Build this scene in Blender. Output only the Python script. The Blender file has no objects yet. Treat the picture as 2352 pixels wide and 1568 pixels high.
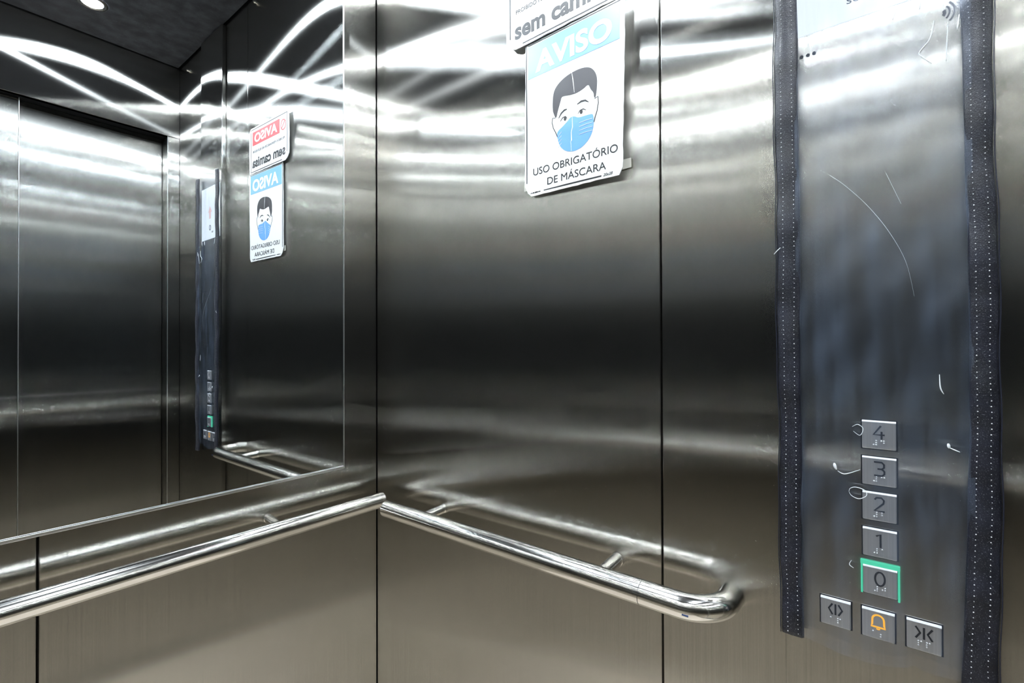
import bpy, bmesh, math, random
from mathutils import Vector, Matrix
random.seed(7)
SC = bpy.context.scene
COL = SC.collection

# ---------------------------------------------------------------- camera
W, D, H = 1.09, 1.337, 2.389          # cab width (x), depth (y), ceiling height
cam_d = bpy.data.cameras.new('camera'); cam = bpy.data.objects.new('camera', cam_d); COL.objects.link(cam)
cam_d.sensor_width = 36.0; cam_d.sensor_fit = 'HORIZONTAL'
cam_d.lens = 1129.0317 / 2352 * 36.0
cam_d.clip_start = 0.01; cam_d.clip_end = 50
yaw, pit, rol = 3.8135184, 0.0069163, -0.0031804
F = Vector((math.cos(yaw)*math.cos(pit), math.sin(yaw)*math.cos(pit), math.sin(pit)))
R = F.cross(Vector((0, 0, 1))).normalized(); U = R.cross(F)
R2 = R*math.cos(rol) + U*math.sin(rol); U2 = -R*math.sin(rol) + U*math.cos(rol)
M = Matrix((R2, U2, -F)).transposed().to_4x4()
M.translation = Vector((0.73, 1.00042, 1.24966))
cam.matrix_world = M
SC.camera = cam

# ---------------------------------------------------------------- world, exposure, sampling
wd = bpy.data.worlds.new('world'); SC.world = wd; wd.use_nodes = True
wd.node_tree.nodes['Background'].inputs[0].default_value = (0.01, 0.011, 0.013, 1)
SC.view_settings.view_transform = 'Standard'; SC.view_settings.look = 'None'
SC.view_settings.gamma = 1.0; SC.view_settings.use_curve_mapping = False
SC.view_settings.exposure = 0.0
LAMP = 950.0                          # radiance of the downlight lenses
LAMP_COL = (0.86, 0.94, 1.0, 1)
cy = SC.cycles
cy.max_bounces = 9; cy.glossy_bounces = 8; cy.diffuse_bounces = 2; cy.transmission_bounces = 8; cy.transparent_max_bounces = 24
cy.sample_clamp_indirect = 60.0; cy.blur_glossy = 0.3
cy.use_adaptive_sampling = False; cy.use_light_tree = False
cy.use_guiding = True; cy.use_surface_guiding = True; cy.guiding_roughness_threshold = 0.0; cy.guiding_training_samples = 32
try:
    cy.use_denoising = True; cy.denoiser = 'OPENIMAGEDENOISE'; cy.denoising_input_passes = 'RGB_ALBEDO_NORMAL'
except Exception:
    pass

# ---------------------------------------------------------------- materials
def newmat(n):
    m = bpy.data.materials.new(n); m.use_nodes = True
    nt = m.node_tree; nt.nodes.clear()
    out = nt.nodes.new('ShaderNodeOutputMaterial')
    return m, nt, out
def N(nt, t, **kw):
    n = nt.nodes.new(t)
    for k, v in kw.items():
        if k in n.inputs: n.inputs[k].default_value = v
        else: setattr(n, k, v)
    return n
def L(nt, a, b): nt.links.new(a, b)
def ramp(nt, fac, p0, c0, p1, c1):
    r = nt.nodes.new('ShaderNodeValToRGB'); e = r.color_ramp.elements
    e[0].position = p0; e[0].color = (*c0, 1) if len(c0) == 3 else c0
    e[1].position = p1; e[1].color = (*c1, 1) if len(c1) == 3 else c1
    L(nt, fac, r.inputs[0]); return r.outputs[0]
def principled(name, col, rough=.5, metal=0., spec=.5, coat=0., emit=None, es=0.):
    m, nt, out = newmat(name)
    b = N(nt, 'ShaderNodeBsdfPrincipled')
    b.inputs['Base Color'].default_value = (*col, 1); b.inputs['Roughness'].default_value = rough
    b.inputs['Metallic'].default_value = metal; b.inputs['Specular IOR Level'].default_value = spec
    b.inputs['Coat Weight'].default_value = coat
    if emit: b.inputs['Emission Color'].default_value = (*emit, 1); b.inputs['Emission Strength'].default_value = es
    L(nt, b.outputs[0], out.inputs[0]); return m
def brushed(name, col, rough, aniso, streak=.10, dust=.03, haze=.35, rough2=.28, aniso2=.68):
    """brushed stainless steel with a vertical grain: sharp along z, wide across"""
    m, nt, out = newmat(name)
    tc = N(nt, 'ShaderNodeTexCoord')
    mp = N(nt, 'ShaderNodeMapping'); mp.inputs['Scale'].default_value = (700, 700, 3)
    L(nt, tc.outputs['Object'], mp.inputs[0])
    ns = N(nt, 'ShaderNodeTexNoise', Scale=1.0, Detail=1.0); L(nt, mp.outputs[0], ns.inputs['Vector'])
    c = ramp(nt, ns.outputs['Fac'], .3, [v*(1-streak) for v in col], .7, [min(1, v*(1+streak)) for v in col])
    g = N(nt, 'ShaderNodeBsdfAnisotropic', distribution='GGX'); g.inputs['Anisotropy'].default_value = aniso
    L(nt, c, g.inputs['Color']); g.inputs['Roughness'].default_value = rough
    tg = N(nt, 'ShaderNodeCombineXYZ'); tg.inputs[2].default_value = 1.0; L(nt, tg.outputs[0], g.inputs['Tangent'])
    df = N(nt, 'ShaderNodeBsdfDiffuse'); df.inputs['Color'].default_value = (.5, .5, .52, 1)
    g2 = N(nt, 'ShaderNodeBsdfAnisotropic', distribution='BECKMANN'); g2.inputs['Anisotropy'].default_value = aniso2; g2.inputs['Roughness'].default_value = rough2
    L(nt, c, g2.inputs['Color']); L(nt, tg.outputs[0], g2.inputs['Tangent'])
    m0 = N(nt, 'ShaderNodeMixShader'); m0.inputs[0].default_value = haze; L(nt, g.outputs[0], m0.inputs[1]); L(nt, g2.outputs[0], m0.inputs[2])
    mx = N(nt, 'ShaderNodeMixShader'); mx.inputs[0].default_value = dust
    L(nt, m0.outputs[0], mx.inputs[1]); L(nt, df.outputs[0], mx.inputs[2]); L(nt, mx.outputs[0], out.inputs[0])
    return m
STEEL = brushed('brushed_steel', (.535, .524, .496), .17, .885, streak=.05, dust=.005, haze=.32, rough2=.26, aniso2=.71)
STEEL_FINE = brushed('button_steel', (.62, .61, .59), .40, .45, dust=.35, haze=.3, rough2=.5, aniso2=.3)
def polished(name, col, rough):
    m, nt, out = newmat(name)
    g = N(nt, 'ShaderNodeBsdfAnisotropic', distribution='GGX'); g.inputs['Color'].default_value = (*col, 1); g.inputs['Roughness'].default_value = rough
    L(nt, g.outputs[0], out.inputs[0]); return m
CHROME = polished('polished_steel', (.81, .80, .78), .125)
MIRROR = polished('mirror_silver', (.835, .865, .885), 0.0)
BEVEL = principled('bevel_highlight', (.80, .80, .82), .25, spec=.9)  # pale colour paints the ceiling-light highlight along the button tops
EDGE = polished('bright_edge', (.85, .86, .86), .30)
BLACKGAP = principled('dark_gap', (.004, .004, .005), .7, spec=.2)
def ceiling_mat():
    m, nt, out = newmat('dark_ceiling')
    b = N(nt, 'ShaderNodeBsdfPrincipled'); b.inputs['Roughness'].default_value = .16; b.inputs['Specular IOR Level'].default_value = .5
    tc = N(nt, 'ShaderNodeTexCoord')
    v = N(nt, 'ShaderNodeTexVoronoi', Scale=90.0); L(nt, tc.outputs['Object'], v.inputs['Vector'])
    n = N(nt, 'ShaderNodeTexNoise', Scale=25.0, Detail=6.0); L(nt, tc.outputs['Object'], n.inputs['Vector'])
    sp = ramp(nt, v.outputs['Distance'], .05, (.16, .16, .17), .13, (0, 0, 0))
    ba = ramp(nt, n.outputs['Fac'], .35, (.055, .055, .060), .75, (.10, .10, .11))
    a = N(nt, 'ShaderNodeMix', data_type='RGBA', blend_type='ADD'); a.inputs[0].default_value = .35
    L(nt, ba, a.inputs[6]); L(nt, sp, a.inputs[7]); L(nt, a.outputs[2], b.inputs['Base Color'])
    L(nt, b.outputs[0], out.inputs[0]); return m
CEIL = ceiling_mat()
def floor_mat():
    m, nt, out = newmat('stone_floor')
    b = N(nt, 'ShaderNodeBsdfPrincipled'); b.inputs['Roughness'].default_value = .35
    tc = N(nt, 'ShaderNodeTexCoord')
    n = N(nt, 'ShaderNodeTexNoise', Scale=60.0, Detail=8.0); L(nt, tc.outputs['Object'], n.inputs['Vector'])
    L(nt, ramp(nt, n.outputs['Fac'], .3, (.60, .515, .425), .7, (.72, .63, .53)), b.inputs['Base Color'])
    L(nt, b.outputs[0], out.inputs[0]); return m
FLOOR = floor_mat()
def lamp_mat():
    m, nt, out = newmat('lamp_lens')
    e = N(nt, 'ShaderNodeEmission'); e.inputs[0].default_value = LAMP_COL; e.inputs[1].default_value = LAMP
    L(nt, e.outputs[0], out.inputs[0]); return m
LENS = lamp_mat()
WHITE = principled('sign_white', (.86, .87, .88), .25)
INK = principled('black_ink', (.012, .012, .015), .4)
HAIR = principled('hair_ink', (.045, .042, .05), .4)
BLUE = principled('blue_ink', (.22, .47, .88), .3)
MASKBLUE = principled('mask_blue_ink', (.16, .40, .86), .3)
RED = principled('red_ink', (.80, .07, .08), .3)
YELLOWED = principled('old_tape', (.62, .61, .55), .25)
SCREEN = principled('lit_screen', (.02, .02, .02), .15, emit=(.80, .89, .97), es=1.15)
SCREENINK = principled('screen_ink', (.02, .025, .04), .3)
PALEINK = principled('screen_red_ink', (.02, .02, .02), .3, emit=(.95, .62, .62), es=.9)
GREEN = principled('green_light', (.02, .2, .12), .3, emit=(.07, .62, .36), es=.9)
AMBER = principled('amber_light', (.3, .15, .02), .3, emit=(1.0, .45, .03), es=1.0)
DOT = polished('bright_dot', (.93, .93, .95), .42)
for m_ in (SCREEN, PALEINK, GREEN, AMBER): m_.cycles.emission_sampling = 'NONE'
THREAD = principled('white_thread', (.62, .62, .66), .6)
BLUEMARK = principled('blue_mark', (.03, .06, .16), .6)
def strap_mat():
    m, nt, out = newmat('navy_strap')
    b = N(nt, 'ShaderNodeBsdfPrincipled'); b.inputs['Roughness'].default_value = .42; b.inputs['Coat Weight'].default_value = .25; b.inputs['Coat Roughness'].default_value = .22
    tc = N(nt, 'ShaderNodeTexCoord')
    n = N(nt, 'ShaderNodeTexNoise', Scale=45.0, Detail=5.0); L(nt, tc.outputs['Object'], n.inputs['Vector'])
    w = N(nt, 'ShaderNodeTexNoise', Scale=900.0, Detail=2.0); L(nt, tc.outputs['Object'], w.inputs['Vector'])
    base = ramp(nt, n.outputs['Fac'], .35, (.004, .005, .011), .75, (.018, .020, .036))
    spk = ramp(nt, w.outputs['Fac'], .60, (0, 0, 0), .74, (.22, .22, .25))
    a = N(nt, 'ShaderNodeMix', data_type='RGBA', blend_type='ADD'); a.inputs[0].default_value = .5
    L(nt, base, a.inputs[6]); L(nt, spk, a.inputs[7]); L(nt, a.outputs[2], b.inputs['Base Color'])
    bp = N(nt, 'ShaderNodeBump'); bp.inputs['Strength'].default_value = .5; bp.inputs['Distance'].default_value = .001
    L(nt, w.outputs['Fac'], bp.inputs['Height']); L(nt, bp.outputs[0], b.inputs['Normal'])
    L(nt, b.outputs[0], out.inputs[0]); return m
STRAP = strap_mat()
WELT = principled('dark_welt', (.02, .022, .035), .25, spec=.8)
def film_mat():
    m, nt, out = newmat('clear_film')
    tr = N(nt, 'ShaderNodeBsdfTransparent'); tr.inputs[0].default_value = (.95, .96, .98, 1)
    g = N(nt, 'ShaderNodeBsdfAnisotropic', distribution='GGX'); g.inputs['Roughness'].default_value = .34; g.inputs['Color'].default_value = (.55, .60, .70, 1)
    df = N(nt, 'ShaderNodeBsdfDiffuse'); df.inputs['Color'].default_value = (.35, .50, .80, 1)  # streaky blue haze paints in blurred reflections of blue clothing
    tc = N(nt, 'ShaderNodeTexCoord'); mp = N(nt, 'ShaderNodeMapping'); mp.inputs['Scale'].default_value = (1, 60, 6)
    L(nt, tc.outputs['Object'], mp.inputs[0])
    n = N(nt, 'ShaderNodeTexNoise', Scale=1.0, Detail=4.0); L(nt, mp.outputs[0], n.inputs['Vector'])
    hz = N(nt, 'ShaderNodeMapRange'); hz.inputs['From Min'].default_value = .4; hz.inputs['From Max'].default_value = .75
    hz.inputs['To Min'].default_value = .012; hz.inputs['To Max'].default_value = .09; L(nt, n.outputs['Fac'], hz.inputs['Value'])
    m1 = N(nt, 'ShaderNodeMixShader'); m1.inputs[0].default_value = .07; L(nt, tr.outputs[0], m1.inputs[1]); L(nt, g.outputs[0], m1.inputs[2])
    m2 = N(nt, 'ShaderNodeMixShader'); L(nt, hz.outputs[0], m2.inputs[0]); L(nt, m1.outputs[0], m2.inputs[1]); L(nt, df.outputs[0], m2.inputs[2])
    L(nt, m2.outputs[0], out.inputs[0]); return m
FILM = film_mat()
CREASE_GLINT = principled('film_crease_glint', (.75, .78, .82), .3)  # pale tone for creases, and for wrinkle highlights painted on the film

# ---------------------------------------------------------------- builders
def link(name, me, parent=None, mat=None):
    if mat is not None:
        me.materials.clear(); me.materials.append(mat)
    o = bpy.data.objects.new(name, me); COL.objects.link(o)
    if parent is not None: o.parent = parent
    return o
def obj(name, bm, mat, parent=None, smooth=False, kind=None):
    bmesh.ops.recalc_face_normals(bm, faces=bm.faces)
    me = bpy.data.meshes.new(name); bm.to_mesh(me); bm.free()
    if smooth:
        for p in me.polygons: p.use_smooth = True
    o = link(name, me, parent, mat)
    if kind: o['kind'] = kind
    return o
def thing(name, label, cat, group=None, loc=None):
    o = bpy.data.objects.new(name, None); COL.objects.link(o); o.empty_display_size = .05
    if loc: o.location = loc
    o['label'] = label; o['category'] = cat
    if group: o['group'] = group
    return o
def tag(o, label, cat, group=None):
    o['label'] = label; o['category'] = cat
    if group: o['group'] = group
    return o
def box(bm, a, b, bev=0.):
    vs = [bm.verts.new((x, y, z)) for x in (a[0], b[0]) for y in (a[1], b[1]) for z in (a[2], b[2])]
    fs = [(0, 1, 3, 2), (4, 6, 7, 5), (0, 4, 5, 1), (2, 3, 7, 6), (0, 2, 6, 4), (1, 5, 7, 3)]
    faces = [bm.faces.new([vs[i] for i in f]) for f in fs]
    if bev > 0:
        es = list({e for f in faces for e in f.edges})
        bmesh.ops.bevel(bm, geom=es, offset=bev, segments=2, affect='EDGES', profile=.5)
    return bm
def bx(name, a, b, mat, parent=None, bev=0., kind=None):
    return obj(name, box(bmesh.new(), a, b, bev), mat, parent, kind=kind)
def sweep(bm, pts, rad, seg=40, caps=True):
    pts = [Vector(p) for p in pts]; rings = []
    up = None
    for i, p in enumerate(pts):
        t = (pts[min(i+1, len(pts)-1)] - pts[max(i-1, 0)]).normalized()
        if up is None:
            up = Vector((0, 0, 1)) if abs(t.z) < .9 else Vector((1, 0, 0))
        up = (up - t*up.dot(t)).normalized(); s = t.cross(up)
        r = rad[i] if isinstance(rad, (list, tuple)) else rad
        rings.append([bm.verts.new(p + (up*math.cos(a) + s*math.sin(a))*r) for a in [2*math.pi*k/seg for k in range(seg)]])
    for a, b in zip(rings, rings[1:]):
        for k in range(seg): bm.faces.new((a[k], a[(k+1) % seg], b[(k+1) % seg], b[k]))
    if caps:
        bm.faces.new(rings[0]); bm.faces.new(rings[-1])
    return bm
def smooth_by_angle(o, ang=40):
    me = o.data
    for p in me.polygons: p.use_smooth = True
    bm = bmesh.new(); bm.from_mesh(me)
    for e in bm.edges:
        if len(e.link_faces) == 2 and e.calc_face_angle(0) > math.radians(ang): e.smooth = False
    bm.to_mesh(me); bm.free(); return o
def poly(bm, pts, x, th=0.0003):
    """flat outline in (y, z) at depth x(y,z), with a small real thickness"""
    fx = x if callable(x) else (lambda y, z: x)
    a = [bm.verts.new((fx(y, z), y, z)) for y, z in pts]
    b = [bm.verts.new((fx(y, z)-th, y, z)) for y, z in pts]
    bm.faces.new(a); bm.faces.new(b[::-1])
    n = len(pts)
    for i in range(n): bm.faces.new((a[i], b[i], b[(i+1) % n], a[(i+1) % n]))
    return bm
def stroke(bm, pts, w, x, th=0.0003):
    """flat pen line of width w (number or list) along (y, z) points"""
    n = len(pts); l = []; r = []
    for i, (y, z) in enumerate(pts):
        y0, z0 = pts[max(i-1, 0)]; y1, z1 = pts[min(i+1, n-1)]
        d = Vector((y1-y0, z1-z0)); d.normalize(); ww = (w[i] if isinstance(w, (list, tuple)) else w)/2
        l.append((y - d.y*ww, z + d.x*ww)); r.append((y + d.y*ww, z - d.x*ww))
    fx = x if callable(x) else (lambda y, z: x)
    top = [[bm.verts.new((fx(*p), *p)) for p in s] for s in (l, r)]
    bot = [[bm.verts.new((fx(*p)-th, *p)) for p in s] for s in (l, r)]
    for i in range(n-1):
        bm.faces.new((top[0][i], top[0][i+1], top[1][i+1], top[1][i]))
        bm.faces.new((bot[0][i], bot[1][i], bot[1][i+1], bot[0][i+1]))
        for s in (0, 1): bm.faces.new((top[s][i], bot[s][i], bot[s][i+1], top[s][i+1]))
    for i in (0, n-1): bm.faces.new((top[0][i], top[1][i], bot[1][i], bot[0][i]))
    return bm
def arc(cy_, cz, r, a0, a1, n=14, ry=None):
    return [(cy_ + (ry or r)*math.cos(math.radians(a0+(a1-a0)*k/n)), cz + r*math.sin(math.radians(a0+(a1-a0)*k/n))) for k in range(n+1)]
def text(name, s, y0, y1, z0, z1, x, mat, parent, bold=0., th=.0003, shear=0.):
    """lettering fitted to the box y0..y1, z0..z1 on the plane x(y,z), facing +x"""
    cu = bpy.data.curves.new(name, 'FONT'); cu.body = s; cu.size = 1; cu.offset = bold; cu.extrude = .5; cu.shear = shear; cu.resolution_u = 6
    t = bpy.data.objects.new(name, cu); COL.objects.link(t)
    dg = bpy.context.evaluated_depsgraph_get()
    me = bpy.data.meshes.new_from_object(t.evaluated_get(dg))
    bpy.data.objects.remove(t); bpy.data.curves.remove(cu)
    me.name = name
    xs = [v.co.x for v in me.vertices]; ys = [v.co.y for v in me.vertices]
    mx, Mx, my, My = min(xs), max(xs), min(ys), max(ys)
    fx = x if callable(x) else (lambda y, z: x)
    for v in me.vertices:
        y = y0 + (v.co.x-mx)/(Mx-mx)*(y1-y0); z = z0 + (v.co.y-my)/(My-my)*(z1-z0)
        v.co = (fx(y, z) + (0 if v.co.z > 0 else -th), y, z)
    return link(name, me, parent, mat)

# ---------------------------------------------------------------- the cab: walls, floor, ceiling
T = .018          # panel thickness
def structure(o): o['kind'] = 'structure'; return o
floor = bx('floor', (-.06, -.06, -.05), (W+.06, D+.14, 0), FLOOR, kind='structure')
ceil = bx('ceiling', (.006, .006, H), (W-.006, D-.006, H+.03), CEIL, bev=.002, kind='structure')
bx('ceiling_cap', (-.06, -.06, H+.055), (W+.06, D+.14, H+.09), BLACKGAP, ceil)

wr = bx('wall_right', (-.05, -.05, 0), (-T-.002, D+.02, H+.05), BLACKGAP, kind='structure')
for y0, y1 in ((.0016, .7096), (.7126, .9000), (.9020, D-.001)):
    bx('wall_panel', (-T, y0, 0), (0, y1, H+.04), STEEL, wr, bev=.0012)

wl = bx('wall_left', (-.05, -.05, 0), (W+.05, -T-.002, H+.05), BLACKGAP, kind='structure')
bx('wall_panel', (.0016, -T, 0), (.5955, 0, H+.04), STEEL, wl, bev=.0012)
bx('wall_panel', (.5985, -T, 0), (W-.001, 0, H+.04), STEEL, wl, bev=.0012)

wb = bx('wall_back', (W+T+.002, -.05, 0), (W+.05, D+.02, H+.05), BLACKGAP, kind='structure')
for y0, y1 in ((.001, .445), (.448, .889), (.892, D-.001)):
    bx('wall_panel', (W, y0, 0), (W+T, y1, H+.04), STEEL, wb, bev=.0012)

# front wall with the lift door: two jambs, a header and two telescopic leaves
DX0, DX1, DZ = .041, .905, 2.101
wf = bx('wall_front', (-.05, D+.115, 0), (W+.05, D+.14, H+.05), BLACKGAP, kind='structure')
bx('door_jamb', (0, D, 0), (DX0, D+.085, DZ-.0005), STEEL, wf, bev=.001)
bx('jamb_edge', (DX0+.0002, D-.0008, .002), (DX0+.0014, D+.004, DZ-.001), EDGE, wf, bev=.0003)
bx('door_jamb', (DX1, D, 0), (W+.04, D+.085, DZ-.0005), STEEL, wf, bev=.001)
bx('door_header', (0, D, DZ), (W+.04, D+.020, H+.04), STEEL, wf, bev=.001)
bx('header_soffit', (0, D+.0205, DZ+.004), (W+.04, D+.11, DZ+.03), BLACKGAP, wf)
dr = structure(bpy.data.objects.new('door_1', None)); COL.objects.link(dr); dr.location = (DX0, D+.07, 0)
def local(o, p): o.location = -Vector(p.location); return o
def leaf(a, b): return local(bx('door_leaf', a, b, STEEL, dr, bev=.0015), dr)
leaf((DX0+.002, D+.066, .008), (.480, D+.084, DZ+.003))
lf = leaf((.467, D+.036, .008), (DX1-.002, D+.056, DZ+.003))
bx('leaf_edge', (.4652, D+.0352, .010), (.4668, D+.054, DZ+.001), EDGE, lf, bev=.0004)
bx('trim_1', (DX0, D+.0, -.002), (DX1, D+.11, .004), CHROME, kind='structure')

# ---------------------------------------------------------------- ceiling downlights
def downlight(x, y, label):
    t = thing('ceiling_downlight', label, 'ceiling light', 'recessed downlights in the dark ceiling', (x, y, H))
    bm = bmesh.new(); n = 40
    prof = [(.042, -.0002), (.042, -.004), (.035, -.0055), (.031, -.004), (.0285, -.0015)]
    rings = [[bm.verts.new((r*math.cos(2*math.pi*k/n), r*math.sin(2*math.pi*k/n), z)) for k in range(n)] for r, z in prof]
    for a, b in zip(rings, rings[1:]):
        for k in range(n): bm.faces.new((a[k], a[(k+1) % n], b[(k+1) % n], b[k]))
    obj('trim_ring', bm, CHROME, t, smooth=True)
    bm = bmesh.new()
    vs = [bm.verts.new((.0285*math.cos(2*math.pi*k/n), .0285*math.sin(2*math.pi*k/n), -.002)) for k in range(n)]
    vs2 = [bm.verts.new((.0285*math.cos(2*math.pi*k/n), .0285*math.sin(2*math.pi*k/n), -.0008)) for k in range(n)]
    bm.faces.new(vs[::-1]); bm.faces.new(vs2)
    for k in range(n): bm.faces.new((vs[k], vs[(k+1) % n], vs2[(k+1) % n], vs2[k]))
    obj('lens', bm, LENS, t)
    return t
downlight(.325, 1.105, 'bright round downlight in the dark ceiling nearest the door and button panel')
downlight(.325, .232, 'bright round downlight in the dark ceiling above the mirror corner')
downlight(.765, 1.105, 'bright round downlight in the dark ceiling above the door, farther from the button panel')
downlight(.765, .232, 'bright round downlight in the dark ceiling above the mirror, farther from the signs')

# small steel fixing studs near the top of the right wall
for y, z, lb in ((.640, 2.360, 'small shiny stud high on the steel wall above the paper signs'),
                 (1.222, 2.343, 'small shiny stud high in the steel corner next to the door')):
    t = thing('ceiling_stud', lb, 'stud', 'small studs under the ceiling edge', (0, y, z))
    obj('stud_base', sweep(bmesh.new(), [(0.0003, 0, 0), (.004, 0, 0)], .009, 24), CHROME, t)
    smooth_by_angle(obj('stud_head', sweep(bmesh.new(), [(.004, 0, 0), (.011, 0, 0), (.014, 0, 0)], [.006, .006, .0035], 24), CHROME, t))

# ---------------------------------------------------------------- mirror on the left wall
mt = thing('wall_mirror', 'large frameless mirror covering the upper left wall above the handrail', 'mirror', loc=(.094, 0, .977))
MX0, MX1, MZ0, MZ1 = .094, W-.03, .977, H-.002
local(bx('glass', (MX0, .0006, MZ0), (MX1, .0050, MZ1), MIRROR, mt, bev=.0008), mt)
local(bx('bottom_channel', (MX0, .0006, MZ0-.006), (MX1, .0075, MZ0-.0005), EDGE, mt, bev=.0008), mt)
local(bx('side_channel', (MX0-.0022, .0006, MZ0-.006), (MX0-.0004, .0060, MZ1), EDGE, mt, bev=.0004), mt)

# ---------------------------------------------------------------- handrails
RR, RD, RZ = .0172, .0676, .898
def bracket(p0, p1, r, parent):
    b = smooth_by_angle(obj('bracket', sweep(bmesh.new(), [p0, p1], r, 28), CHROME, parent))
    d = (Vector(p1)-Vector(p0)).normalized()
    smooth_by_angle(obj('bracket_collar', sweep(bmesh.new(), [Vector(p0)+d*.0002, Vector(p0)+d*.0035], r*1.12, 28), CHROME, b))
hr = thing('handrail', 'polished steel handrail that bends into the wall beneath the paper signs', 'handrail', 'tubular handrails', (RD, .1265, RZ))
def rp(*p): return (p[0]-RD, p[1]-.1265, p[2]-RZ)
smooth_by_angle(obj('rail_tube', sweep(bmesh.new(), [rp(RD, .1290+(.7075-.1290)*k/10, RZ) for k in range(11)], RR, 48), CHROME, hr))
smooth_by_angle(obj('end_cap', sweep(bmesh.new(), [rp(RD, .1262, RZ), rp(RD, .1268, RZ), rp(RD, .1290, RZ)], [RR*.93, RR, RR], 48), CHROME, hr))
el = [(RD, .7085, RZ), (RD, .735, RZ)] + [(.0176+.05*math.cos(math.radians(a)), .760+.05*math.sin(math.radians(a)), RZ) for a in range(0, 91, 6)] + [(.0004, .810, RZ)]
e = smooth_by_angle(obj('elbow', sweep(bmesh.new(), [rp(*p) for p in el], RR, 48), CHROME, hr))
obj('scuff', sweep(bmesh.new(), [rp(.0662+RR*.965, .770, RZ-.0035), rp(.0648+RR*.955, .778, RZ-.0045)], .0016, 8), BLUEMARK, e)
bracket(rp(.0002, .232, RZ+.004), rp(RD, .232, RZ), .0095, hr)
bracket(rp(.0002, .636, RZ+.004), rp(RD, .636, RZ), .0105, hr)
hl = thing('handrail', 'straight polished steel handrail running below the large mirror', 'handrail', 'tubular handrails', (.0357, RD, RZ))
def lp(*p): return (p[0]-.0357, p[1]-RD, p[2]-RZ)
smooth_by_angle(obj('rail_tube', sweep(bmesh.new(), [lp(.038+(1.03-.038)*k/12, RD, RZ) for k in range(13)], RR, 48), CHROME, hl))
smooth_by_angle(obj('end_cap', sweep(bmesh.new(), [lp(.0353, RD, RZ), lp(.036, RD, RZ), lp(.038, RD, RZ)], [RR*.93, RR, RR], 48), CHROME, hl))
bracket(lp(.262, .0002, RZ+.006), lp(.262, RD, RZ), .0085, hl)
bracket(lp(.86, .0002, RZ+.006), lp(.86, RD, RZ), .0085, hl)

hb = thing('handrail', 'straight polished steel handrail on the steel wall facing the paper signs', 'handrail', 'tubular handrails', (W-RD, .14, RZ))
def bp_(*p): return (p[0]-(W-RD), p[1]-.14, p[2]-RZ)
smooth_by_angle(obj('rail_tube', sweep(bmesh.new(), [bp_(W-RD, .142+(1.16-.142)*k/12, RZ) for k in range(13)], RR, 48), CHROME, hb))
smooth_by_angle(obj('end_cap', sweep(bmesh.new(), [bp_(W-RD, .1395, RZ), bp_(W-RD, .1400, RZ), bp_(W-RD, .142, RZ)], [RR*.93, RR, RR], 48), CHROME, hb))
bracket(bp_(W-.0002, .30, RZ+.005), bp_(W-RD, .30, RZ), .0095, hb)
bracket(bp_(W-.0002, 1.00, RZ+.005), bp_(W-RD, 1.00, RZ), .0095, hb)

# ---------------------------------------------------------------- paper signs on the right wall
def jag(pts, amp=.0006, step=.012):
    out = []
    n = len(pts)
    for i in range(n):
        a, b = Vector(pts[i]), Vector(pts[(i+1) % n]); k = max(1, int((b-a).length/step))
        for j in range(k):
            p = a.lerp(b, j/k)
            if j: p = p + Vector((random.uniform(-amp, amp), random.uniform(-amp, amp)))
            out.append((p.x, p.y))
    return out
def sheet(name, pts, x, th, mat, parent): return obj(name, poly(bmesh.new(), pts, x, th), mat, parent)
# mask sign
ms = thing('paper_sign', 'white sign with blue header and a man wearing a blue face mask, lower of two', 'sign', 'laminated signs on the steel wall', (.01, .557, 1.52))
def mx(k): return lambda y, z: .0070 + .045*(y-.46) + .0004*k - .01
def loc(o, p): o.location = -Vector((0, p.location.y, p.location.z)); return o
def mk(fn, *a, **k): return loc(fn(*a, **k), ms)
mk(sheet, 'sign_sheet', jag([(.4570, 1.541), (.4640, 1.527), (.4720, 1.5200), (.500, 1.5200), (.56, 1.5195), (.62, 1.5190), (.6500, 1.5185), (.6560, 1.5290), (.6590, 1.65), (.6615, 1.7900), (.6600, 1.7985), (.4600, 1.7985), (.4575, 1.66)]), mx(0), .0016, WHITE, ms)
bm = bmesh.new(); stroke(bm, [(.4618, 1.7965), (.4612, 1.74), (.4622, 1.66), (.4618, 1.545)], [.0016, .0022, .0024, .0018], mx(1))
stroke(bm, [(.466, 1.7962), (.56, 1.7958), (.655, 1.7952)], .0014, mx(1))
stroke(bm, [(.5005, 1.5256), (.55, 1.5252), (.618, 1.5242)], [.0014, .0024, .0022], mx(1))
loc(obj('border_line', bm, INK, ms), ms)
bm = bmesh.new()
for a, b_, w in ((.4700, .4712, .0012), (.4722, .4745, .0016), (.4756, .4790, .0020), (.4800, .4870, .0022), (.4880, .4930, .0014)): stroke(bm, [(a, 1.5255), (b_, 1.5256)], w, mx(1))
loc(obj('small_print', bm, INK, ms), ms)
mk(text, 'small_print', '20x28', .6215, .6390, 1.5225, 1.5270, mx(1), INK, ms, shear=.3)
hd = mk(sheet, 'header_band', [(.4652, 1.7350), (.6525, 1.7348), (.6520, 1.7930), (.4656, 1.7935)], mx(1), .0003, BLUE, ms)
tx = text('header_lettering', 'AVISO', .4830, .6390, 1.7410, 1.7790, mx(2), WHITE, hd, bold=.035)
tx.location = (0, 0, 0)
head = [(.5205, 1.6620), (.5215, 1.690), (.529, 1.702), (.545, 1.7105), (.562, 1.7140), (.580, 1.7145), (.596, 1.7105), (.606, 1.701), (.6110, 1.688), (.6105, 1.672), (.6080, 1.6560), (.6050, 1.6560), (.6045, 1.6650), (.5985, 1.6720), (.5945, 1.6830), (.585, 1.6785), (.572, 1.6755), (.558, 1.6765), (.545, 1.6795), (.5395, 1.6790), (.5375, 1.6720), (.5310, 1.6560), (.5290, 1.6470), (.5265, 1.6470), (.5240, 1.6530)]
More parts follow.
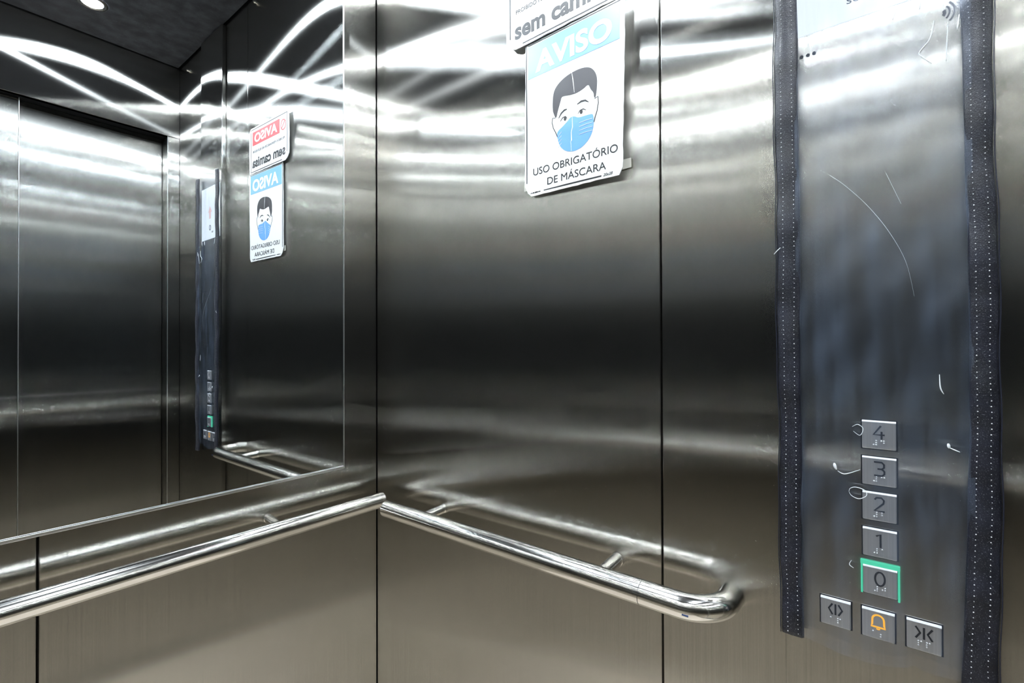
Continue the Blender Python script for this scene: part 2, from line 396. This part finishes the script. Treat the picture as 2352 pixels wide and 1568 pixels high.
def chaikin(p, k=2):
    for _ in range(k):
        q = []
        for i in range(len(p)):
            a, b = Vector(p[i]), Vector(p[(i+1) % len(p)]); q += [tuple(a.lerp(b, .25)), tuple(a.lerp(b, .75))]
        p = q
    return p
hr_ = mk(sheet, 'hair_print', chaikin(head), mx(1), .0003, HAIR, ms)
pt = stroke(bmesh.new(), [(.5615, 1.7135), (.5640, 1.700), (.5665, 1.6780)], [.0006, .0016, .0006], mx(2)); obj('parting', pt, WHITE, hr_)
for pts, w in (([(.5265, 1.6465), (.5205, 1.6480), (.5195, 1.6400), (.5220, 1.6300), (.5275, 1.6200), (.5310, 1.6120)], [.001, .0013, .0013, .0013, .0013, .0016]),
               ([(.6060, 1.6545), (.6125, 1.6560), (.6130, 1.6450), (.6105, 1.6330), (.6065, 1.6230), (.6045, 1.6160)], [.001, .0013, .0013, .0013, .0016, .0016])):
    loc(obj('ear_line', stroke(bmesh.new(), pts, w, mx(1)), INK, ms), ms)
for pts, w in (([(.5335, 1.6440), (.5390, 1.6510), (.5460, 1.6545), (.5510, 1.6545)], [.0008, .0026, .0030, .0012]),
               ([(.5720, 1.6560), (.5800, 1.6585), (.5880, 1.6575), (.5945, 1.6525)], [.0012, .0030, .0026, .0008])):
    loc(obj('eyebrow', stroke(bmesh.new(), pts, w, mx(1)), INK, ms), ms)
for pts, c in (([(.5370, 1.6375), (.5420, 1.6425), (.5480, 1.6430), (.5515, 1.6385)], (.5472, 1.6392)), ([(.5735, 1.6395), (.5775, 1.6440), (.5840, 1.6445), (.5895, 1.6410)], (.5800, 1.6408))):
    e = loc(obj('eye', stroke(bmesh.new(), pts, [.0006, .0014, .0014, .0006], mx(1)), INK, ms), ms)
    obj('pupil', poly(bmesh.new(), arc(*c, .0036, 0, 345, 15, ry=.0027), mx(1.3)), INK, e)
mask = [(.5300, 1.6210), (.5420, 1.6270), (.5520, 1.6330), (.5585, 1.6385), (.5665, 1.6375), (.5740, 1.6325), (.5860, 1.6320), (.6000, 1.6310), (.6030, 1.6290), (.6045, 1.6180), (.6030, 1.6060), (.5990, 1.5960), (.5920, 1.5880), (.5830, 1.5820), (.5730, 1.5790), (.5640, 1.5785), (.5530, 1.5810), (.5440, 1.5860), (.5365, 1.5940), (.5325, 1.6040), (.5305, 1.6120)]
mkp = mk(sheet, 'mask_print', chaikin(mask), mx(1), .0003, MASKBLUE, ms)
bm = bmesh.new()
for k, z in enumerate((1.6225, 1.6160, 1.6095, 1.603)):
    stroke(bm, [(.5320, z-.010), (.5400, z-.004)], .0006, mx(2)); stroke(bm, [(.5760, z+.0005), (.590, z+.001), (.6020, z+.0005)], .0006, mx(2))
stroke(bm, [(.5620, 1.6375), (.5625, 1.6200), (.5600, 1.6120), (.5605, 1.5985), (.5590, 1.5960), (.5600, 1.5800)], [.0008, .0016, .0012, .0020, .0008, .0005], mx(2))
obj('pleat_line', bm, WHITE, mkp)
mk(text, 'sign_lettering', 'USO OBRIGATÓRIO', .4770, .6480, 1.5562, 1.5725, mx(1), INK, ms)
mk(text, 'sign_lettering', 'DE MÁSCARA', .5085, .6265, 1.5333, 1.5495, mx(1), INK, ms)
mk(sheet, 'tape', [(.6440, 1.5300), (.6655, 1.5310), (.6650, 1.5460), (.6450, 1.5460)], -.0065, .0004, YELLOWED, ms)
mk(sheet, 'tape', [(.4520, 1.5340), (.4680, 1.5330), (.4680, 1.5500), (.4525, 1.5500)], -.0075, .0004, YELLOWED, ms)
# no-shirt sign
us = thing('paper_sign', 'white sign with red header reading sem camisa, upper of two', 'sign', 'laminated signs on the steel wall', (.01, .54, 1.80))
def ux(k): return lambda y, z: .0100 + .030*(y-.42) + .0004*k - .01
def uk(fn, *a, **k): return loc(fn(*a, **k), us)
uk(sheet, 'sign_sheet', jag([(.4170, 1.8170), (.4260, 1.8060), (.4380, 1.8000), (.6560, 1.8000), (.6600, 1.86), (.6580, 1.9340), (.6480, 1.9460), (.4190, 1.9460), (.4160, 1.88)]), ux(0), .0016, WHITE, us)
bm = bmesh.new()
stroke(bm, [(.4262, 1.8225), (.4258, 1.88), (.4262, 1.9400)], .0022, ux(1)); stroke(bm, [(.4262, 1.9400), (.6480, 1.9400)], .0020, ux(1))
stroke(bm, [(.6480, 1.9330), (.6480, 1.8060)], .0018, ux(1)); stroke(bm, [(.4560, 1.8048), (.6480, 1.8048)], .0020, ux(1))
loc(obj('border_line', bm, INK, us), us)
rb = uk(sheet, 'header_band', [(.4700, 1.8880), (.6360, 1.8880), (.6360, 1.9310), (.4700, 1.9310)], ux(1), .0003, RED, us)
text('header_lettering', 'AVISO', .4830, .6230, 1.8950, 1.9240, ux(2), WHITE, rb, bold=.03)
bm = bmesh.new(); stroke(bm, arc(.449, 1.908, .0150, 0, 360, 28, ry=.0140), .0028, ux(1)); stroke(bm, [(.4392, 1.9185), (.4588, 1.8975)], .0028, ux(1))
loc(obj('ban_symbol', bm, RED, us), us)
uk(text, 'small_print', 'PROIBIDO PERMANECER NO ELEVADOR', .4400, .6350, 1.8640, 1.8715, ux(1), INK, us)
uk(text, 'sign_lettering', 'sem camisa', .4375, .6380, 1.8165, 1.8470, ux(1), INK, us, bold=.03)

# ---------------------------------------------------------------- control panel
PX = .015
cp = thing('control_panel', 'tall steel lift control panel with floor buttons behind a clear cover', 'control panel', loc=(0, .975, 0))
def cl(o): o.location = -Vector(cp.location); return o
cl(bx('panel_body', (.0004, .8795, .02), (PX, 1.0700, H-.004), STEEL, cp, bev=.0028))
sc = cl(bx('display', (PX-.002, .8950, 1.6385), (PX+.0012, 1.0560, 1.8285), SCREEN, cp, bev=.0006))
text('display_lettering', '0', .9700, .9860, 1.6690, 1.6890, PX+.0016, SCREENINK, sc, bold=.01)
text('display_lettering', 'so', .9500, .9640, 1.6585, 1.6650, PX+.0016, SCREENINK, sc)
bm = bmesh.new(); poly(bm, [(.962, 1.735), (.978, 1.758), (.994, 1.735), (.985, 1.735), (.985, 1.712), (.971, 1.712), (.971, 1.735)], PX+.0016)
obj('display_arrow', bm, PALEINK, sc)
bm = bmesh.new()
for y in (.9022, .9091, .9158): poly(bm, arc(y, 1.6128, .0021, 0, 345, 15), PX+.0006)
cl(obj('speaker_hole', bm, BLACKGAP, cp))
bm = bmesh.new()
for r, w in ((.0030, .0030), (.0072, .0016), (.0112, .0016)): stroke(bm, arc(1.0355, 1.6115, r*1.15, -52, 52, 10, ry=r), w, PX+.0006)
cl(obj('contactless_mark', bm, INK, cp))
def fbm(): return bmesh.new()
def button(y, z, sy, sz):
    bf = fbm(); box(bf, (PX-.001, y-sy/2-.0014, z-sz/2-.0014), (PX+.0006, y+sy/2+.0014, z+sz/2+.0014))
    b = cl(obj('button', box(bmesh.new(), (PX-.001, y-sy/2, z-sz/2), (PX+.0042, y+sy/2, z+sz/2), .0011), STEEL_FINE, cp))
    obj('button_surround', bf, BLACKGAP, b)
    e = bmesh.new(); h = z+sz/2; q = [(PX+.0046, h-.0014), (PX+.0046, h-.0007), (PX+.0036, h+.0006), (PX+.001, h+.0006), (PX+.001, h-.0014)]
    ra = [e.verts.new((a, y-sy/2, c)) for a, c in q]; rb_ = [e.verts.new((a, y+sy/2, c)) for a, c in q]
    e.faces.new(ra); e.faces.new(rb_[::-1])
    for i in range(5): e.faces.new((ra[i], rb_[i], rb_[(i+1) % 5], ra[(i+1) % 5]))
    obj('top_bevel', e, BEVEL, b)
    return b
def braille(b, dots, y, z):
    bm = bmesh.new()
    for dy, dz in dots:
        bmesh.ops.create_uvsphere(bm, u_segments=8, v_segments=6, radius=.00100, matrix=Matrix.Translation((PX+.0044, y+dy*.0024, z+dz*.0024)))
    obj('braille_dots', bm, DOT, b, smooth=True)
NUM = [(-2, -1), (-1, 1), (-1, 0), (-1, -1)]
BR = {'4': NUM+[(1, 1), (2, 1), (2, 0)], '3': NUM+[(1, 1), (2, 1)], '2': NUM+[(1, 1), (1, 0)], '1': NUM+[(1, 1)], '0': NUM+[(1, 0), (2, 1), (2, 0)]}
GLYPH = {'4': [[(.35, 1), (-.85, -.35), (.95, -.35)], [(.45, .15), (.45, -1)]],
         '3': [[(-.8, 1), (.45, 1), (.8, .7), (.8, .25), (.45, 0), (-.25, 0)], [(.45, 0), (.85, -.3), (.85, -.72), (.45, -1), (-.8, -1)]],
         '2': [[(-.75, .65), (-.45, .95), (.35, 1), (.75, .65), (.65, .2), (-.8, -1), (.85, -1)]],
         '1': [[(-.55, .65), (.15, .98), (.15, -1)]],
         '0': [[(math.sin(math.radians(a))*.78, math.cos(math.radians(a))*1.0) for a in range(0, 366, 15)]]}
for s, z in (('4', 1.1434), ('3', 1.1012), ('2', 1.0602), ('1', 1.0180), ('0', .9740)):
    b = button(.9777, z, .0318, .0322)
    bm = bmesh.new(); u = lambda L_: [(.9777+a*.0058, z+.0034+c*.0078) for a, c in L_]
    for ln in GLYPH[s]: stroke(bm, u(ln), .0019, PX+.0046)
    obj('numeral', bm, INK, b)
    braille(b, BR[s], .9777, z-.0088)
    if s == '0':
        bm = bmesh.new(); a0, a1, c0, c1 = .9777-.0159, .9777+.0159, z-.0161, z+.0161
        box(bm, (PX-.001, a0-.0026, c1+.0002), (PX+.003, a1+.0026, c1+.0055), .0008)
        box(bm, (PX-.001, a0-.0022, c0-.0010), (PX+.003, a0-.0004, c1+.0010)); box(bm, (PX-.001, a1+.0004, c0-.0026), (PX+.003, a1+.0024, c1+.0010))
        obj('lit_ring', bm, GREEN, b)
X2 = PX+.0046
b = button(.9342, .9237, .0305, .0320)
bm = bmesh.new(); w = .0019
stroke(bm, [(.9342, .9345), (.9342, .9215)], w, X2); stroke(bm, [(.9312, .9345), (.9274, .9283), (.9312, .9215)], w, X2); stroke(bm, [(.9372, .9345), (.9410, .9283), (.9372, .9215)], w, X2)
obj('open_symbol', bm, INK, b); braille(b, [(-2, 1), (1, 1), (1, 0), (1, -1), (2, 1)], .9342, .9152)
b = button(.9757, .9235, .0305, .0325)
bm = bmesh.new(); w = .0018
stroke(bm, [(.9757, .9213), (.9690, .9213), (.9701, .9237), (.9703, .9290)] + [(.9757-.0054*math.cos(math.radians(a)), .9296+.0056*math.sin(math.radians(a))) for a in range(0, 181, 15)] + [(.9811, .9290), (.9813, .9237), (.9824, .9213), (.9757, .9213)], w, X2)
stroke(bm, [(.9740, .9195), (.9757, .9188), (.9774, .9195)], .0014, X2)
obj('bell_symbol', bm, AMBER, b); braille(b, [(-2, 1), (1, 0), (1, -1)], .9757, .9135)
b = button(1.0164, .9245, .0300, .0320)
bm = bmesh.new(); w = .0019
stroke(bm, [(1.0164, .9350), (1.0164, .9222)], w, X2); stroke(bm, [(1.0092, .9350), (1.0132, .9287), (1.0092, .9222)], w, X2); stroke(bm, [(1.0236, .9350), (1.0196, .9287), (1.0236, .9222)], w, X2)
obj('close_symbol', bm, INK, b); braille(b, [(-2, 1), (-2, 0), (-1, 1), (-2, -1), (1, 1), (1, 0), (1, -1), (2, 1)], 1.0164, .9168)

# ---------------------------------------------------------------- clear plastic cover with sewn straps
cv = thing('plastic_cover', 'clear wrinkled plastic cover with navy sewn borders hung over the control panel', 'plastic cover', loc=(.03, .975, .885))
def vl(o): o.location = -Vector(cv.location); return o
def wob(z, s): return .0008*math.sin(z*23+s) + .0005*math.sin(z*61+2.1*s)
ZT = 1.862
def interp(tab, t):
    for (a, va), (b, vb) in zip(tab, tab[1:]):
        if t <= b: return va + (vb-va)*max(0, (t-a))/(b-a)
    return tab[-1][1]
LO = [(.88, .8775), (1.19, .8760), (1.41, .8742), (1.69, .8733), (1.87, .8745)]
LI = [(.88, .9020), (1.19, .9003), (1.41, .9007), (1.69, .8988), (1.87, .8985)]
RI = [(.85, 1.0455), (.91, 1.0474), (1.17, 1.0553), (1.38, 1.0542), (1.61, 1.0500), (1.87, 1.0480)]
RO = [(.85, 1.0745), (.92, 1.0759), (1.17, 1.0780), (1.38, 1.0763), (1.60, 1.0745), (1.87, 1.0730)]
BOT = [(.86, .8861), (.8777, .8861), (.904, .8890), (.940, .8829), (.969, .8815), (.985, .884), (1.000, .8892), (1.0077, .8950), (1.0187, .8920), (1.0467, .8920), (1.09, .886)]
def bulge(y, z):
    u = (y-.975)/.1
    return .0285 + .0035*math.sin(z*9+1.3)*(1-u*u) + .0018*math.sin(y*70+z*14) + .0012*math.sin(z*41+y*30) + .0010*math.sin(z*83-y*95)
bm = bmesh.new(); ny, nz = 60, 260; g = []
for j in range(nz+1):
    row = []
    for i in range(ny+1):
        f = i/ny; t = j/nz
        y = interp(LI, 1.2)-.004 + (1.056-.896+.002)*f
        zb = interp(BOT, y); z = zb + (ZT-zb)*t
        row.append(bm.verts.new((bulge(y, z), y, z)))
    g.append(row)
for j in range(nz):
    for i in range(ny): bm.faces.new((g[j][i], g[j][i+1], g[j+1][i+1], g[j+1][i]))
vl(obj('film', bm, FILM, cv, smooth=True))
def strap(o_, i_, z0, z1, seed, flip):
    bm = bmesh.new(); n = 200; cols = []
    for k in range(n+1):
        z = z0 + (z1-z0)*k/n
        ya, yb = interp(o_, z)+wob(z, seed), interp(i_, z)+.4*wob(z, seed+1)
        xo = .0295 + .0009*math.sin(z*37+seed) + .0005*math.sin(z*90+seed*3)
        pr = [(0, -.002), (.08, .0004), (.5, .0014), (.92, .0006), (1, -.002)]
        cols.append([bm.verts.new((xo+dx, ya+(yb-ya)*f, z)) for f, dx in pr] + [bm.verts.new((xo-.004, ya+(yb-ya)*f, z)) for f in (1, 0)])
    m = len(cols[0])
    for a, b in zip(cols, cols[1:]):
        for k in range(m): bm.faces.new((a[k], a[(k+1) % m], b[(k+1) % m], b[k]))
    bm.faces.new(cols[0]); bm.faces.new(cols[-1][::-1])
    s = vl(obj('strap', bm, STRAP, cv, smooth=True))
    for f in (.30, .76):
        bm = bmesh.new(); z = z0+.004
        while z < z1-.004:
            ya, yb = interp(o_, z)+wob(z, seed), interp(i_, z)+.4*wob(z, seed+1)
            xo = .0295 + .0009*math.sin(z*37+seed) + .0005*math.sin(z*90+seed*3)
            r = random.uniform(.00042, .00075)
            bmesh.ops.create_icosphere(bm, subdivisions=1, radius=r, matrix=Matrix.Translation((xo+.0012, ya+(yb-ya)*f+random.uniform(-.0002, .0002), z)))
            z += .0058
        obj('stitching', bm, THREAD, s)
    # thin clear welt along the outer edge
    bm = bmesh.new(); pts = []
    for k in range(121):
        z = z0 + (z1-z0)*k/120
        pts.append((.0295 + .0009*math.sin(z*37+seed), interp(o_, z)+wob(z, seed)+(-.0008 if not flip else .0008), z))
    obj('edge_welt', sweep(bm, pts, .0007, 8), WELT, s, smooth=True)
strap(LO, LI, .8865, ZT+.006, .4, False)
strap(RO, RI, .862, ZT+.006, 2.2, True)
def crease_glint(pts, r):
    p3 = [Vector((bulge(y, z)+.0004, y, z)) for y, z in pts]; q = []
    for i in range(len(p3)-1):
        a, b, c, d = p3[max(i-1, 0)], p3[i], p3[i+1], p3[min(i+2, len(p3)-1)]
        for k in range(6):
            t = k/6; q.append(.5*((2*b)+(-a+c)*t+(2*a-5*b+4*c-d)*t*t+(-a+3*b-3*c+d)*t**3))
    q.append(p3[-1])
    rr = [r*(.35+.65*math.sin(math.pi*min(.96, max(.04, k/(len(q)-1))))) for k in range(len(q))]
    vl(obj('crease_glint', sweep(bmesh.new(), q, rr, 6), CREASE_GLINT, cv, smooth=True))
for pts, r in (([(.911, 1.6306), (.9128, 1.62), (.9141, 1.6106)], .0006), ([(.9984, 1.6293), (.9937, 1.6151)], .0008), ([(1.019, 1.632), (1.0171, 1.6174)], .0008),
               ([(1.029, 1.599), (1.0253, 1.5805), (1.0168, 1.5695), (1.0186, 1.564), (1.0269, 1.5538)], .0007), ([(1.0402, 1.5897), (1.0392, 1.57), (1.0386, 1.5519)], .0006),
               ([(1.0492, 1.5963), (1.0475, 1.5809)], .0007), ([(.9325, 1.4527), (.9476, 1.4375), (.9684, 1.4105), (.9881, 1.3773), (1.0033, 1.3411), (1.0105, 1.3019)], .00010),
               ([(.9866, 1.4419), (.9999, 1.4048)], .00010), ([(.953, 1.1523), (.9584, 1.1554), (.9634, 1.1508), (.9604, 1.1429), (.954, 1.147)], .0004),
               ([(.9490, 1.0745), (.9503, 1.0785), (.9558, 1.0810), (.9641, 1.0789), (.9661, 1.0732), (.9590, 1.0681), (.9520, 1.0700), (.9492, 1.0740)], .0005),
               ([(.9511, .9939), (.9489, .9882), (.9531, .9853)], .0005), ([(.9346, 1.1062), (.9352, 1.1030), (.9368, 1.0988)], .0018), ([(.9380, 1.0975), (.9454, 1.095), (.9601, 1.1024)], .0005),  # the thickest stroke here is a wrinkle highlight, painted as a pale ridge
               ([(1.0375, 1.1430), (1.0381, 1.1380)], .0016), ([(1.0381, 1.1390), (1.0416, 1.1372), (1.0467, 1.1352)], .0006), ([(1.0309, 1.2163), (1.0316, 1.2023), (1.0343, 1.1954)], .0007)):  # first, thick stroke is another painted wrinkle highlight
    crease_glint(pts, r)

vl(obj('loose_thread', sweep(bmesh.new(), [(.0330, .8728, 1.3640), (.0345, .8760, 1.3672), (.0335, .8800, 1.3712)], .0005, 6), CREASE_GLINT, cv))
